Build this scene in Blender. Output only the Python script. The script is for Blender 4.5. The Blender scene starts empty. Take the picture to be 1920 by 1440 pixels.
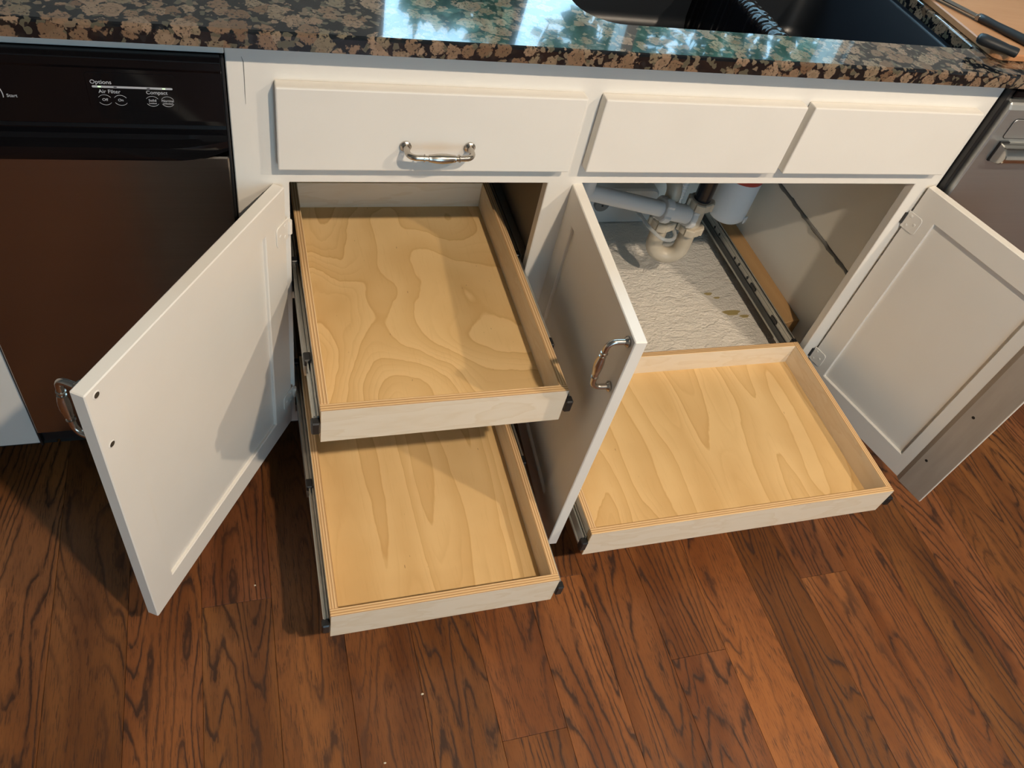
import bpy, bmesh, math, random
from math import sin, cos, pi, radians, sqrt
from mathutils import Matrix, Vector
random.seed(7)
scene = bpy.context.scene
COL = scene.collection

# ------------------------------------------------------------------ camera
cam_d = bpy.data.cameras.new('camera')
cam_d.sensor_fit = 'HORIZONTAL'; cam_d.sensor_width = 36.0
cam_d.lens = 1477.48 / 1920 * 36.0
cam_d.clip_start = 0.02; cam_d.clip_end = 100
cam = bpy.data.objects.new('camera', cam_d); COL.objects.link(cam)
cR = Vector((0.94981083, -0.25192599, 0.18545264)); cU = Vector((0.0746888, 0.75831344, 0.64759733)); cF = Vector((0.30377783, 0.60124372, -0.73907037))
cam.matrix_world = Matrix(((cR.x, cU.x, -cF.x, -0.06172182), (cR.y, cU.y, -cF.y, -0.9847241), (cR.z, cU.z, -cF.z, 1.37185899), (0, 0, 0, 1)))
scene.camera = cam

# ------------------------------------------------------------------ world, lamps, exposure
w = bpy.data.worlds.new('daylight'); scene.world = w; w.use_nodes = True
bg = w.node_tree.nodes['Background']; bg.inputs[0].default_value = (0.44, 0.76, 1.0, 1); bg.inputs[1].default_value = 8.0
LAMPS = [(0.66, -1.55, 16.5), (1.80, -1.55, 11.5), (1.80, -3.1, 1.5), (0.62, -3.1, 1.5)]
LAMP_COLOR = (1.0, 0.818, 0.620)
vs = scene.view_settings
vs.view_transform = 'Standard'; vs.look = 'None'; vs.exposure = 0.0; vs.gamma = 1.0
vs.use_curve_mapping = False
cy = scene.cycles
cy.max_bounces = 5; cy.diffuse_bounces = 3; cy.glossy_bounces = 3; cy.transmission_bounces = 4; cy.transparent_max_bounces = 8
cy.adaptive_threshold = .05; cy.caustics_reflective = False; cy.caustics_refractive = False; cy.sample_clamp_indirect = 6.0
for nm, lc, sx, sz, rx in (('window_portal', (.82, .70, 1.57), 1.16, .90, -pi / 2), ('fill_glazing_portal', (.5, -4.25, 1.08), 1.0, 1.95, pi / 2)):
    pd = bpy.data.lights.new(nm, 'AREA'); pd.shape = 'RECTANGLE'; pd.size = sx; pd.size_y = sz; pd.cycles.is_portal = True
    po = bpy.data.objects.new(nm, pd); COL.objects.link(po); po.location = lc; po.rotation_euler = (rx, 0, 0)

# ------------------------------------------------------------------ node helpers
def mat(name):
    m = bpy.data.materials.new(name); m.use_nodes = True
    return m, NT(m.node_tree)
class NT:
    def __init__(s, t):
        s.t = t; s.n = t.nodes; s.l = t.links; s.b = s.n['Principled BSDF']
    def new(s, typ, **kw):
        n = s.n.new(typ)
        for k, v in kw.items(): setattr(n, k, v)
        return n
    def put(s, sock, v):
        if hasattr(v, 'is_output'): s.l.new(v, sock)
        elif v is not None: sock.default_value = v
    def math(s, op, a, b=None, c=None, clamp=False):
        n = s.new('ShaderNodeMath', operation=op); n.use_clamp = clamp
        for i, v in enumerate((a, b, c)):
            if v is not None: s.put(n.inputs[i], v)
        return n.outputs[0]
    def co(s, scale=(1, 1, 1), off=None, kind='Object'):
        tc = s.new('ShaderNodeTexCoord'); mp = s.new('ShaderNodeMapping')
        s.l.new(tc.outputs[kind], mp.inputs[0]); mp.inputs['Scale'].default_value = scale
        if off is not None: s.put(mp.inputs['Location'], off)
        return mp.outputs[0]
    def noise(s, co, scale=5, detail=3, rough=.5, dist=0.0):
        n = s.new('ShaderNodeTexNoise'); s.put(n.inputs['Vector'], co)
        n.inputs['Scale'].default_value = scale; n.inputs['Detail'].default_value = detail
        n.inputs['Roughness'].default_value = rough; n.inputs['Distortion'].default_value = dist
        return n.outputs[0]
    def vor(s, co, scale=5, feat='F1', rnd=1.0):
        n = s.new('ShaderNodeTexVoronoi', feature=feat); s.put(n.inputs['Vector'], co)
        n.inputs['Scale'].default_value = scale; n.inputs['Randomness'].default_value = rnd
        return n
    def ramp(s, v, stops, interp='LINEAR'):
        n = s.new('ShaderNodeValToRGB'); n.color_ramp.interpolation = interp; s.put(n.inputs[0], v)
        e = n.color_ramp.elements
        while len(e) < len(stops): e.new(.5)
        for el, (p, c) in zip(e, stops): el.position = p; el.color = (c[0], c[1], c[2], 1) if not isinstance(c, (int, float)) else (c, c, c, 1)
        return n.outputs[0]
    def mix(s, f, a, b, mode='MIX'):
        n = s.new('ShaderNodeMix', data_type='RGBA', blend_type=mode)
        s.put(n.inputs[0], f)
        for i, v in ((6, a), (7, b)):
            s.put(n.inputs[i], (*v, 1) if isinstance(v, tuple) and len(v) == 3 else v)
        return n.outputs[2]
    def smooth(s, v, lo, hi):
        n = s.new('ShaderNodeMapRange', interpolation_type='SMOOTHSTEP')
        s.put(n.inputs[0], v); n.inputs[1].default_value = lo; n.inputs[2].default_value = hi
        return n.outputs[0]
    def addv(s, a, b):
        n = s.new('ShaderNodeVectorMath', operation='ADD'); s.put(n.inputs[0], a); s.put(n.inputs[1], b); return n.outputs[0]
    def scalev(s, a, f):
        n = s.new('ShaderNodeVectorMath', operation='SCALE'); s.put(n.inputs[0], a); s.put(n.inputs['Scale'], f); return n.outputs[0]
    def bump(s, h, strength=.2, dist=.002):
        n = s.new('ShaderNodeBump'); n.inputs['Strength'].default_value = strength; n.inputs['Distance'].default_value = dist
        s.put(n.inputs['Height'], h); s.l.new(n.outputs[0], s.b.inputs['Normal'])
    def set(s, **kw):
        nm = dict(color='Base Color', rough='Roughness', metal='Metallic', spec='Specular IOR Level', coat='Coat Weight', coat_rough='Coat Roughness', trans='Transmission Weight', ior='IOR', aniso='Anisotropic', emit='Emission Color', estr='Emission Strength', alpha='Alpha')
        for k, v in kw.items():
            s.put(s.b.inputs[nm[k]], (*v, 1) if isinstance(v, tuple) and len(v) == 3 else v)
def plain(name, color, rough=.5, metal=0.0, **kw):
    m, t = mat(name); t.set(color=color, rough=rough, metal=metal, **kw); return m

# ------------------------------------------------------------------ materials
M = {}
m, t = mat('white_paint')
n1 = t.noise(t.co((1, 1, 1)), 9, 3)
t.set(color=t.mix(n1, (.74, .71, .655), (.79, .765, .715)), rough=.38, spec=.4)
t.bump(t.noise(t.co((1, 1, 1)), 60, 3), .06, .002); M['paint'] = m
m, t = mat('interior_paint')
n1 = t.noise(t.co(), 6, 4)
t.set(color=t.mix(n1, (.83, .81, .74), (.88, .86, .79)), rough=.55); M['inner'] = m
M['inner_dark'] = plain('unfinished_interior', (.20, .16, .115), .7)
M['toe'] = plain('toe_kick_black', (.012, .011, .010), .6)
m, t = mat('primed_wood')
c = t.co((8, 8, 1)); n1 = t.noise(c, 8, 5)
t.set(color=t.mix(n1, (.30, .25, .20), (.43, .37, .31)), rough=.65); M['primed'] = m

def veneer(name, a, b, c3, seed, sc=(2.6, .9, 2.6), n=7.0, rot=0.0):
    m, t = mat(name)
    co = t.co(sc, off=(seed, seed * 1.7, seed * .3))
    co.node.inputs['Rotation'].default_value = (0, 0, rot)
    wv = t.new('ShaderNodeTexNoise'); t.put(wv.inputs['Vector'], t.co((14, 5, 14))); wv.inputs['Scale'].default_value = 1.0; wv.inputs['Detail'].default_value = 4
    co2 = t.addv(co, t.scalev(wv.outputs[1], .10))
    field = t.noise(co2, 1.3, 1.6, .4, .25)
    fr = t.math('FRACT', t.math('MULTIPLY', field, n))
    band = t.ramp(fr, [(0, 0.0), (.03, 1.0), (.09, .62), (.40, .38), (.75, .10), (1, 0.0)])
    fr2 = t.math('FRACT', t.math('MULTIPLY', field, n * 3.0))
    band2 = t.ramp(fr2, [(0, 0.0), (.10, .6), (.4, .15), (1, 0.0)])
    zone = t.smooth(t.noise(t.co((4, 2, 4), off=(seed, 0, 0)), 1.0, 2), .46, .62)
    col = t.mix(band, a, b)
    col = t.mix(t.math('MULTIPLY', t.math('MULTIPLY', band2, zone), .38), col, c3)
    fine = t.noise(t.co((300, 16, 300)), 1.0, 3)
    col = t.mix(t.math('MULTIPLY', t.smooth(fine, .55, .75), .13), col, c3)
    fleck = t.smooth(t.noise(t.co((240, 60, 60), off=(seed, 2, 0)), 1.0, 1), .80, .84)
    col = t.mix(t.math('MULTIPLY', fleck, .7), col, (.22, .12, .05))
    blot = t.noise(t.co((1, 1, 1)), 6, 3)
    col = t.mix(t.math('MULTIPLY', t.smooth(blot, .4, .7), .16), col, c3)
    t.set(color=col, rough=.42, spec=.45)
    return m
M['ply_floor'] = [veneer('birch_tray_floor_%d' % i, (.735, .515, .250), (.595, .380, .158), (.46, .265, .096), s, sc, n, r_) for i, (s, sc, n, r_) in
                  enumerate([(3.1, (3.0, 2.4, 2), 12.0, .2), (8.4, (5.2, .62, 2), 11.0, -.05), (15.2, (4.4, 1.0, 2), 13.0, .16)])]
m, t = mat('birch_board')
n1 = t.noise(t.co((5, 5, 22), off=(2.2, 1, 4)), 1.6, 3, .5, .4)
fr = t.math('FRACT', t.math('MULTIPLY', n1, 4.0))
col = t.mix(t.ramp(fr, [(0, 0), (.1, .8), (.5, .2), (1, 0)]), (.78, .68, .54), (.72, .60, .44))
t.set(color=col, rough=.45); M['birch'] = m
def ply_edge(axis):
    m, t = mat('plywood_edge_' + 'xyz'[axis])
    tc = t.new('ShaderNodeTexCoord'); sp = t.new('ShaderNodeSeparateXYZ'); t.l.new(tc.outputs['Object'], sp.inputs[0])
    wob = t.math('MULTIPLY', t.noise(t.co((9, 9, 9)), 1.0, 2), .0012)
    v = t.math('ADD', sp.outputs[axis], wob)
    fr = t.math('FRACT', t.math('DIVIDE', v, .00425))
    c = t.ramp(fr, [(0, (.30, .155, .06)), (.13, (.30, .155, .06)), (.2, (.74, .52, .28)), (.50, (.78, .57, .32)), (.56, (.55, .33, .15)), (.9, (.60, .37, .17)), (1, (.40, .22, .09))])
    t.set(color=c, rough=.6); return m
M['edge_x'], M['edge_y'] = ply_edge(0), ply_edge(1)
m, t = mat('spacer_wood')
n1 = t.noise(t.co((60, 4, 60)), 1, 4)
t.set(color=t.mix(n1, (.34, .19, .075), (.50, .30, .13)), rough=.6); M['spacer'] = m

m, t = mat('oak_floor')
oi = t.new('ShaderNodeObjectInfo'); rnd = t.math('MULTIPLY', oi.outputs['Random'], 37.0)
cb = t.new('ShaderNodeCombineXYZ'); t.put(cb.inputs[0], rnd); t.put(cb.inputs[1], rnd)
def fco(sc):
    return t.addv(t.co(sc), cb.outputs[0])
field = t.noise(fco((7.0, .95, 1)), 1.15, 1.8, .4, .15)
warp = t.math('MULTIPLY', t.noise(fco((90, 30, 1)), 1, 3), .55)
fr = t.math('FRACT', t.math('ADD', t.math('MULTIPLY', field, 27.0), warp))
lines = t.ramp(fr, [(0, 0.0), (.14, .12), (.30, .95), (.38, 1.0), (.46, .35), (.60, .10), (1, 0.0)])
pores = t.smooth(t.noise(fco((520, 38, 1)), 1.0, 2.5, .6), .50, .60)
broken = t.smooth(t.noise(fco((70, 14, 1)), 1, 3), .33, .50)
zone = t.smooth(t.noise(fco((6, .7, 1)), 1.2, 2), .30, .52)
cath = t.math('MULTIPLY', t.math('MULTIPLY', lines, t.math('ADD', t.math('MULTIPLY', broken, .7), .3)), t.math('ADD', t.math('MULTIPLY', zone, .75), .25))
near = t.ramp(fr, [(0, .25), (.2, .6), (.45, 1.0), (.6, .9), (.8, .4), (1, .25)])
grain = t.math('MAXIMUM', cath, t.math('MULTIPLY', t.math('MULTIPLY', pores, near), .75))
tone = t.noise(fco((9, 1.2, 1)), 1.3, 4)
base = t.mix(t.smooth(tone, .3, .7), (.128, .043, .0140), (.255, .098, .033))
base = t.mix(1.0, base, oi.outputs['Color'], 'MULTIPLY')
col = t.mix(t.math('MULTIPLY', grain, .92), base, (.024, .0080, .0032))
t.set(color=col, rough=t.math('ADD', t.math('MULTIPLY', grain, .25), .34), spec=.42)
t.bump(t.math('SUBTRACT', t.math('MULTIPLY', tone, .5), grain), .3, .0012); M['oak'] = m
M['joint'] = plain('floor_joint', (.035, .018, .010), .8)

m, t = mat('granite')
wob = t.noise(t.co(), 40, 3)
wv = t.new('ShaderNodeTexNoise'); t.put(wv.inputs['Vector'], t.co()); wv.inputs['Scale'].default_value = 55; wv.inputs['Detail'].default_value = 3
co = t.addv(t.co(), t.scalev(wv.outputs[1], .011))
v1 = t.vor(co, 40)
jit = t.noise(t.co(), 130, 4, .65)
dd = t.math('ADD', v1.outputs['Distance'], t.math('MULTIPLY', t.math('SUBTRACT', jit, .5), .75))
sepc = t.new('ShaderNodeSeparateColor'); t.l.new(v1.outputs['Color'], sepc.inputs[0])
dd = t.math('ADD', dd, t.math('MULTIPLY', t.math('SUBTRACT', sepc.outputs[1], .5), .32))
blob = t.smooth(dd, .53, .45)
bcol = t.ramp(sepc.outputs[0], [(0, (.130, .078, .047)), (.35, (.190, .122, .078)), (.7, (.255, .178, .122)), (1, (.155, .130, .085))])
ring = t.math('MULTIPLY', t.smooth(v1.outputs['Distance'], .20, .30), t.smooth(v1.outputs['Distance'], .40, .32))
bcol = t.mix(t.math('MULTIPLY', ring, .45), bcol, (.13, .095, .06))
speck = t.smooth(t.noise(t.co(), 260, 4, .62), .555, .62)
bcol = t.mix(t.math('MULTIPLY', speck, .9), bcol, (.022, .018, .016))
v2 = t.vor(co, 150)
sep2 = t.new('ShaderNodeSeparateColor'); t.l.new(v2.outputs['Color'], sep2.inputs[0])
mcol = t.ramp(sep2.outputs[0], [(0, (.006, .007, .009)), (.62, (.014, .015, .017)), (.70, (.085, .078, .055)), (.84, (.15, .115, .08)), (.93, (.012, .012, .012))], 'CONSTANT')
t.set(color=t.mix(blob, mcol, bcol), rough=.08, spec=.5, coat=.5, coat_rough=.02); M['granite'] = m

M['sink'] = plain('black_composite', (.010, .013, .018), .32)
M['nickel'] = plain('brushed_nickel', (.50, .455, .40), .24, 1.0)
m, t = mat('zinc_steel')
t.set(color=t.mix(t.noise(t.co((3, 60, 3)), 1, 2), (.48, .48, .44), (.58, .575, .53)), rough=.34, metal=.9); M['zinc'] = m
M['zinc_dark'] = plain('dark_zinc_steel', (.10, .105, .105), .4, .85)  # darker steel shared by bracket, screws, one knuckle and some slide parts
M['blackp'] = plain('black_plastic', (.012, .012, .013), .35)
M['gloss'] = plain('gloss_black', (.004, .004, .005), .10, spec=.28)
m, t = mat('stainless_compactor')
n1 = t.noise(t.co((2, 2, 300)), 1, 2)
t.set(color=t.mix(n1, (.28, .25, .23), (.33, .30, .275)), rough=.24, metal=1.0, aniso=.4); M['steel_dark'] = m
m, t = mat('stainless_dishwasher')
n1 = t.noise(t.co((2, 2, 260)), 1, 2)
t.set(color=t.mix(n1, (.56, .58, .58), (.62, .64, .63)), rough=.44, metal=1.0); M['steel'] = m
M['steel_bright'] = plain('polished_bar', (.66, .64, .60), .2, 1.0)
M['print'] = plain('printed_grey', (.42, .44, .48), .5)
M['led'] = plain('green_led', (.5, .8, .45), .4, emit=(.55, .95, .45), estr=1.2)
m, t = mat('pvc_aged')
n1 = t.noise(t.co(), 22, 4)
t.set(color=t.mix(n1, (.40, .34, .25), (.60, .54, .44)), rough=.4); M['pvc_old'] = m
M['pvc'] = plain('pvc_white', (.62, .63, .63), .38)
M['pipe_black'] = plain('black_abs_pipe', (.008, .010, .016), .25)
M['grey_plastic'] = plain('grey_plastic', (.55, .57, .57), .45)
M['dark_grey'] = plain('dark_grey_plastic', (.17, .17, .165), .5)
M['clear'] = plain('clear_tube', (.50, .52, .52), .12, alpha=.45)
M['canister'] = plain('white_canister', (.68, .72, .76), .35)
M['red'] = plain('red_collar', (.42, .05, .035), .4)
M['caulk'] = plain('grey_caulk', (.20, .20, .19), .7)
m, t = mat('cabinet_mat')
c = t.co((1, 1, 1)); n1 = t.noise(t.co((34, 70, 40)), 1.0, 6, .62, .9); n2 = t.noise(c, 7, 3)
t.set(color=t.mix(n2, (.80, .755, .68), (.88, .835, .76)), rough=.6)
t.bump(t.math('ADD', n1, t.math('MULTIPLY', t.noise(c, 170, 3), .4)), .9, .009); M['mat'] = m
M['stain'] = plain('yellow_stain', (.42, .33, .14), .6)
m, t = mat('board_wood')
n1 = t.noise(t.co((6, 60, 6)), 1, 4)
t.set(color=t.mix(n1, (.40, .175, .072), (.53, .265, .125)), rough=.45); M['board'] = m
M['rubber'] = plain('knife_rubber', (.014, .016, .018), .45)
M['blade'] = plain('knife_steel', (.36, .35, .33), .28, 1.0)
M['wall'] = plain('wall_paint', (.50, .50, .48), .8)
M['ceil'] = plain('ceiling_paint', (.78, .77, .74), .85)
m, t = mat('window_glass')
tb = t.new('ShaderNodeBsdfTransparent'); gb = t.new('ShaderNodeBsdfGlossy'); gb.inputs['Roughness'].default_value = .02; mx = t.new('ShaderNodeMixShader'); mx.inputs[0].default_value = .06
t.l.new(tb.outputs[0], mx.inputs[1]); t.l.new(gb.outputs[0], mx.inputs[2]); t.l.new(mx.outputs[0], t.n['Material Output'].inputs[0]); M['glass'] = m
M['leaf'] = plain('leaf_green', (.17, .28, .17), .5)
M['bark'] = plain('bark', (.10, .07, .05), .9)
M['lamp_trim'] = plain('lamp_trim', (.8, .8, .78), .5)
M['lamp_glow'] = plain('lamp_glow', (1, 1, 1), .5, emit=LAMP_COLOR, estr=25.0)
M['crumb'] = plain('crumb', (.62, .55, .42), .7)

# ------------------------------------------------------------------ object helpers
WM = {}
def link(name, data, parent=None, mw=None):
    o = bpy.data.objects.new(name, data); COL.objects.link(o)
    mw = mw or Matrix()
    if parent is not None:
        o.parent = parent; o.matrix_parent_inverse = WM[parent.name].inverted()
    o.matrix_basis = mw; WM[o.name] = mw
    return o
def root(name, loc, label, cat, group=None):
    o = link(name, None, None, Matrix.Translation(loc)); o.empty_display_size = .05
    return tag(o, label, cat, group)
def tag(o, label, cat, group=None):
    o['label'] = label; o['category'] = cat
    if group: o['group'] = group
    return o
def struct(o, label, cat):
    o['kind'] = 'structure'; o['label'] = label; o['category'] = cat; return o
def mesh_of(bm, name, mats, smooth=False):
    me = bpy.data.meshes.new(name); bmesh.ops.recalc_face_normals(bm, faces=bm.faces[:]); bm.to_mesh(me); bm.free()
    for m_ in (mats if isinstance(mats, (list, tuple)) else [mats]): me.materials.append(m_)
    if smooth:
        for p in me.polygons: p.use_smooth = True
        if smooth != True: me.set_sharp_from_angle(angle=radians(smooth))
    return me
def bm_box(bm, x0, x1, y0, y1, z0, z1, bev=0.0, segs=1, mi=0):
    vs_ = [bm.verts.new((x, y, z)) for z in (z0, z1) for y in (y0, y1) for x in (x0, x1)]
    fs = [bm.faces.new([vs_[i] for i in f]) for f in ((0, 2, 3, 1), (4, 5, 7, 6), (0, 1, 5, 4), (2, 6, 7, 3), (0, 4, 6, 2), (1, 3, 7, 5))]
    for f in fs: f.material_index = mi
    if bev > 0:
        es = list({e for f in fs for e in f.edges})
        bmesh.ops.bevel(bm, geom=es, offset=bev, segments=segs, affect='EDGES', profile=.5)
    return fs
def box(name, x0, x1, y0, y1, z0, z1, mats, parent=None, bev=.001, mw=None, segs=1):
    bm = bmesh.new(); bm_box(bm, x0, x1, y0, y1, z0, z1, bev, segs)
    return link(name, mesh_of(bm, name, mats), parent, mw)
def cells(name, xs, zs, filled, y0, y1, mats, parent=None, mw=None, bev=0.0):
    """plate in xz with holes: grid cells, filled(i,j) -> bool"""
    bm = bmesh.new(); V = {}
    def v(i, j, k):
        if (i, j, k) not in V: V[i, j, k] = bm.verts.new((xs[i], (y0, y1)[k], zs[j]))
        return V[i, j, k]
    nx, nz = len(xs) - 1, len(zs) - 1
    F = lambda i, j: 0 <= i < nx and 0 <= j < nz and filled(i, j)
    edges = []
    for i in range(nx):
        for j in range(nz):
            if not F(i, j): continue
            for k in (0, 1): bm.faces.new([v(i, j, k), v(i + 1, j, k), v(i + 1, j + 1, k), v(i, j + 1, k)])
            for di, dj, a, b in ((-1, 0, (i, j), (i, j + 1)), (1, 0, (i + 1, j), (i + 1, j + 1)), (0, -1, (i, j), (i + 1, j)), (0, 1, (i, j + 1), (i + 1, j + 1))):
                if not F(i + di, j + dj):
                    f = bm.faces.new([v(*a, 0), v(*b, 0), v(*b, 1), v(*a, 1)])
    bmesh.ops.recalc_face_normals(bm, faces=bm.faces[:])
    if bev:
        es = [e for e in bm.edges if len(e.link_faces) == 2 and e.calc_face_angle(0) > .5]
        bmesh.ops.bevel(bm, geom=es, offset=bev, segments=1, affect='EDGES', clamp_overlap=True)
    return link(name, mesh_of(bm, name, mats), parent, mw)
def bm_tube(bm, pts, rad, seg=16, cap=True, mi=0):
    pts = [Vector(p) for p in pts]; n = len(pts)
    rad = rad if isinstance(rad, (list, tuple)) else [rad] * n
    T = []
    for i in range(n):
        a = pts[max(i - 1, 0)]; b = pts[min(i + 1, n - 1)]
        d = (b - a); T.append(d.normalized() if d.length > 1e-9 else Vector((0, 0, 1)))
    up = Vector((0, 0, 1)) if abs(T[0].z) < .9 else Vector((1, 0, 0))
    N = T[0].cross(up).normalized(); rings = []
    for i in range(n):
        N = (N - T[i] * N.dot(T[i]))
        N = N.normalized() if N.length > 1e-6 else T[i].orthogonal().normalized()
        B = T[i].cross(N)
        rings.append([bm.verts.new(pts[i] + (N * cos(2 * pi * k / seg) + B * sin(2 * pi * k / seg)) * rad[i]) for k in range(seg)])
    for a, b in zip(rings, rings[1:]):
        for k in range(seg):
            f = bm.faces.new([a[k], a[(k + 1) % seg], b[(k + 1) % seg], b[k]]); f.material_index = mi
    if cap:
        for r_ in (rings[0], rings[-1]):
            f = bm.faces.new(r_); f.material_index = mi
def tube(name, pts, rad, mats, parent=None, seg=16, mw=None, smooth=35):
    bm = bmesh.new(); bm_tube(bm, pts, rad, seg)
    return link(name, mesh_of(bm, name, mats, smooth), parent, mw)
def arc_pts(c, u, v_, r_, a0, a1, n):
    c, u, v_ = Vector(c), Vector(u), Vector(v_)
    return [c + u * (r_ * cos(a0 + (a1 - a0) * i / n)) + v_ * (r_ * sin(a0 + (a1 - a0) * i / n)) for i in range(n + 1)]
def prism(name, prof, axis, a, b, mats, parent=None, mw=None, bev=0.0, smooth=False):
    """extrude 2-D profile along axis 0/1/2 between a and b"""
    bm = bmesh.new()
    def P(p, t_):
        if axis == 0: return (t_, p[0], p[1])
        if axis == 1: return (p[0], t_, p[1])
        return (p[0], p[1], t_)
    A = [bm.verts.new(P(p, a)) for p in prof]; B = [bm.verts.new(P(p, b)) for p in prof]
    bm.faces.new(A); bm.faces.new(B[::-1])
    n = len(prof)
    for i in range(n): bm.faces.new([A[i], A[(i + 1) % n], B[(i + 1) % n], B[i]])
    bmesh.ops.recalc_face_normals(bm, faces=bm.faces[:])
    if bev:
        bmesh.ops.bevel(bm, geom=[e for e in bm.edges if e.calc_face_angle(0) > .6], offset=bev, segments=1, affect='EDGES', clamp_overlap=True)
    return link(name, mesh_of(bm, name, mats, smooth), parent, mw)
def rrect(x0, x1, y0, y1, r_, n=5, rs=None):
    rs = rs or (r_,) * 4; out = []
    for (cx, cy, a0), rr in zip(((x1 - rs[0], y1 - rs[0], 0), (x0 + rs[1], y1 - rs[1], pi / 2), (x0 + rs[2], y0 + rs[2], pi), (x1 - rs[3], y0 + rs[3], 1.5 * pi)), rs):
        for i in range(n + 1):
            a = a0 + pi / 2 * i / n; out.append((cx + rr * cos(a), cy + rr * sin(a)))
    return out

# ================================================================== ROOM SHELL
RX0, RX1, RY0, RY1, RH = -2.2, 3.4, -4.2, 0.64, 2.45
bm = bmesh.new(); bm_box(bm, RX0, RX1, RY0, RY1, -.06, -.0032)
fl = link('floor', mesh_of(bm, 'floor', M['joint'])); struct(fl, 'red-brown oak plank floor in front of the cabinets', 'floor')
PW = .1172
BUTT = {0: [-.317], 7: [-.564], 4: [-.640], 10: [-.453], 5: [-.366], 12: [-.10], 2: [-1.02]}
TONE = {-2: .86, -1: .92, 0: 1.0, 1: .98, 2: .86, 3: .80, 4: .95, 5: 1.22, 6: .82, 7: 1.10, 8: 1.22, 9: .70, 10: 1.28, 11: .88, 12: .84, 13: .98, 14: .8}
k0 = int(math.floor((RX0 + .188) / PW)); k1 = int(math.ceil((RX1 + .188) / PW))
for k in range(k0, k1):
    xa, xb = max(-.188 + k * PW, RX0), min(-.188 + (k + 1) * PW, RX1)
    if xb - xa < .01: continue
    cuts = BUTT.get(k, [-1.0 - random.random() * .5])[:]
    y = cuts[0]
    while y > RY0 + .5:
        y -= random.choice((.9, 1.1, 1.3)) if k in TONE else 1.5
        if y > RY0 + .2: cuts.append(y)
    y = cuts[0]
    if k in TONE and y < -.9: cuts.insert(0, y + 1.45)
    elif k not in TONE: cuts.insert(0, y + 1.3)
    ys = [RY1] + cuts + [RY0]
    for q in range(len(ys) - 1):
        ya, yb = ys[q + 1], ys[q]
        g = .00022
        bm = bmesh.new(); bm_box(bm, xa + g, xb - g, ya + g, yb - g, -.012, 0, .0005)
        p = link('plank', mesh_of(bm, 'plank', M['oak']), fl)
        tn = TONE.get(k, 1.0) * (1.0 if q == 0 else random.uniform(.88, 1.12))
        if k == 10: tn = 1.0 if yb > -.45 else 1.3
        if k == 7: tn = 1.05 if yb > -.56 else .98
        if k == 4: tn = 1.0 if yb > -.6 else .84
        if k == 5: tn = .95 if yb > -.36 else 1.2
        p.color = (tn, tn * random.uniform(.94, 1.04), tn * random.uniform(.86, 1.08), 1)

# back wall with window over the sink
WX0, WX1, WZ0, WZ1 = .225, 1.42, 1.085, 2.05
wb = cells('wall_back', [RX0, WX0, WX1, RX1], [0, WZ0, WZ1, RH], lambda i, j: not (i == 1 and j == 1), RY1, RY1 + .12, M['wall'])
struct(wb, 'painted kitchen wall behind the countertop', 'wall')
wn = cells('window_1', [WX0, WX0 + .018, .80, .83, WX1 - .018, WX1], [WZ0, WZ0 + .02, WZ1 - .04, WZ1], lambda i, j: i in (0, 2, 4) or j in (0, 2), RY1 + .02, RY1 + .08, M['paint'])
struct(wn, 'white framed window over the sink', 'window')
for a, b in ((WX0 + .018, .80), (.83, WX1 - .018)):
    box('pane', a, b, RY1 + .048, RY1 + .052, WZ0 + .02, WZ1 - .04, M['glass'], wn, 0)
# front wall with an unseen glazed opening, added for cool fill daylight
fw = cells('wall_front', [RX0, -.05, 1.05, RX1], [0, .05, 2.1, RH], lambda i, j: not (i == 1 and j == 1), RY0 - .12, RY0, M['wall'])
struct(fw, 'painted wall opposite the cabinets', 'wall')
wn2 = cells('fill_glazing', [-.05, .01, .47, .53, .99, 1.05], [.05, .11, 2.04, 2.1], lambda i, j: i in (0, 2, 4) or j in (0, 2), RY0 - .09, RY0 - .04, M['paint'])
struct(wn2, 'unseen white framed glazed doors added opposite the cabinets for fill daylight', 'window')
for a, b in ((.01, .47), (.53, .99)): box('pane', a, b, RY0 - .067, RY0 - .063, .11, 2.04, M['glass'], wn2, 0)
struct(box('wall_left', RX0 - .12, RX0, RY0 - .12, RY1 + .12, -.06, RH, M['wall'], None, 0), 'painted side wall beyond the trash compactor', 'wall')
struct(box('wall_right', RX1, RX1 + .12, RY0 - .12, RY1 + .12, -.06, RH, M['wall'], None, 0), 'painted side wall beyond the dishwasher', 'wall')
struct(box('ceiling', RX0 - .12, RX1 + .12, RY0 - .12, RY1 + .12, RH, RH + .1, M['ceil'], None, 0), 'flat white ceiling with recessed lamps', 'ceiling')

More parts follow.
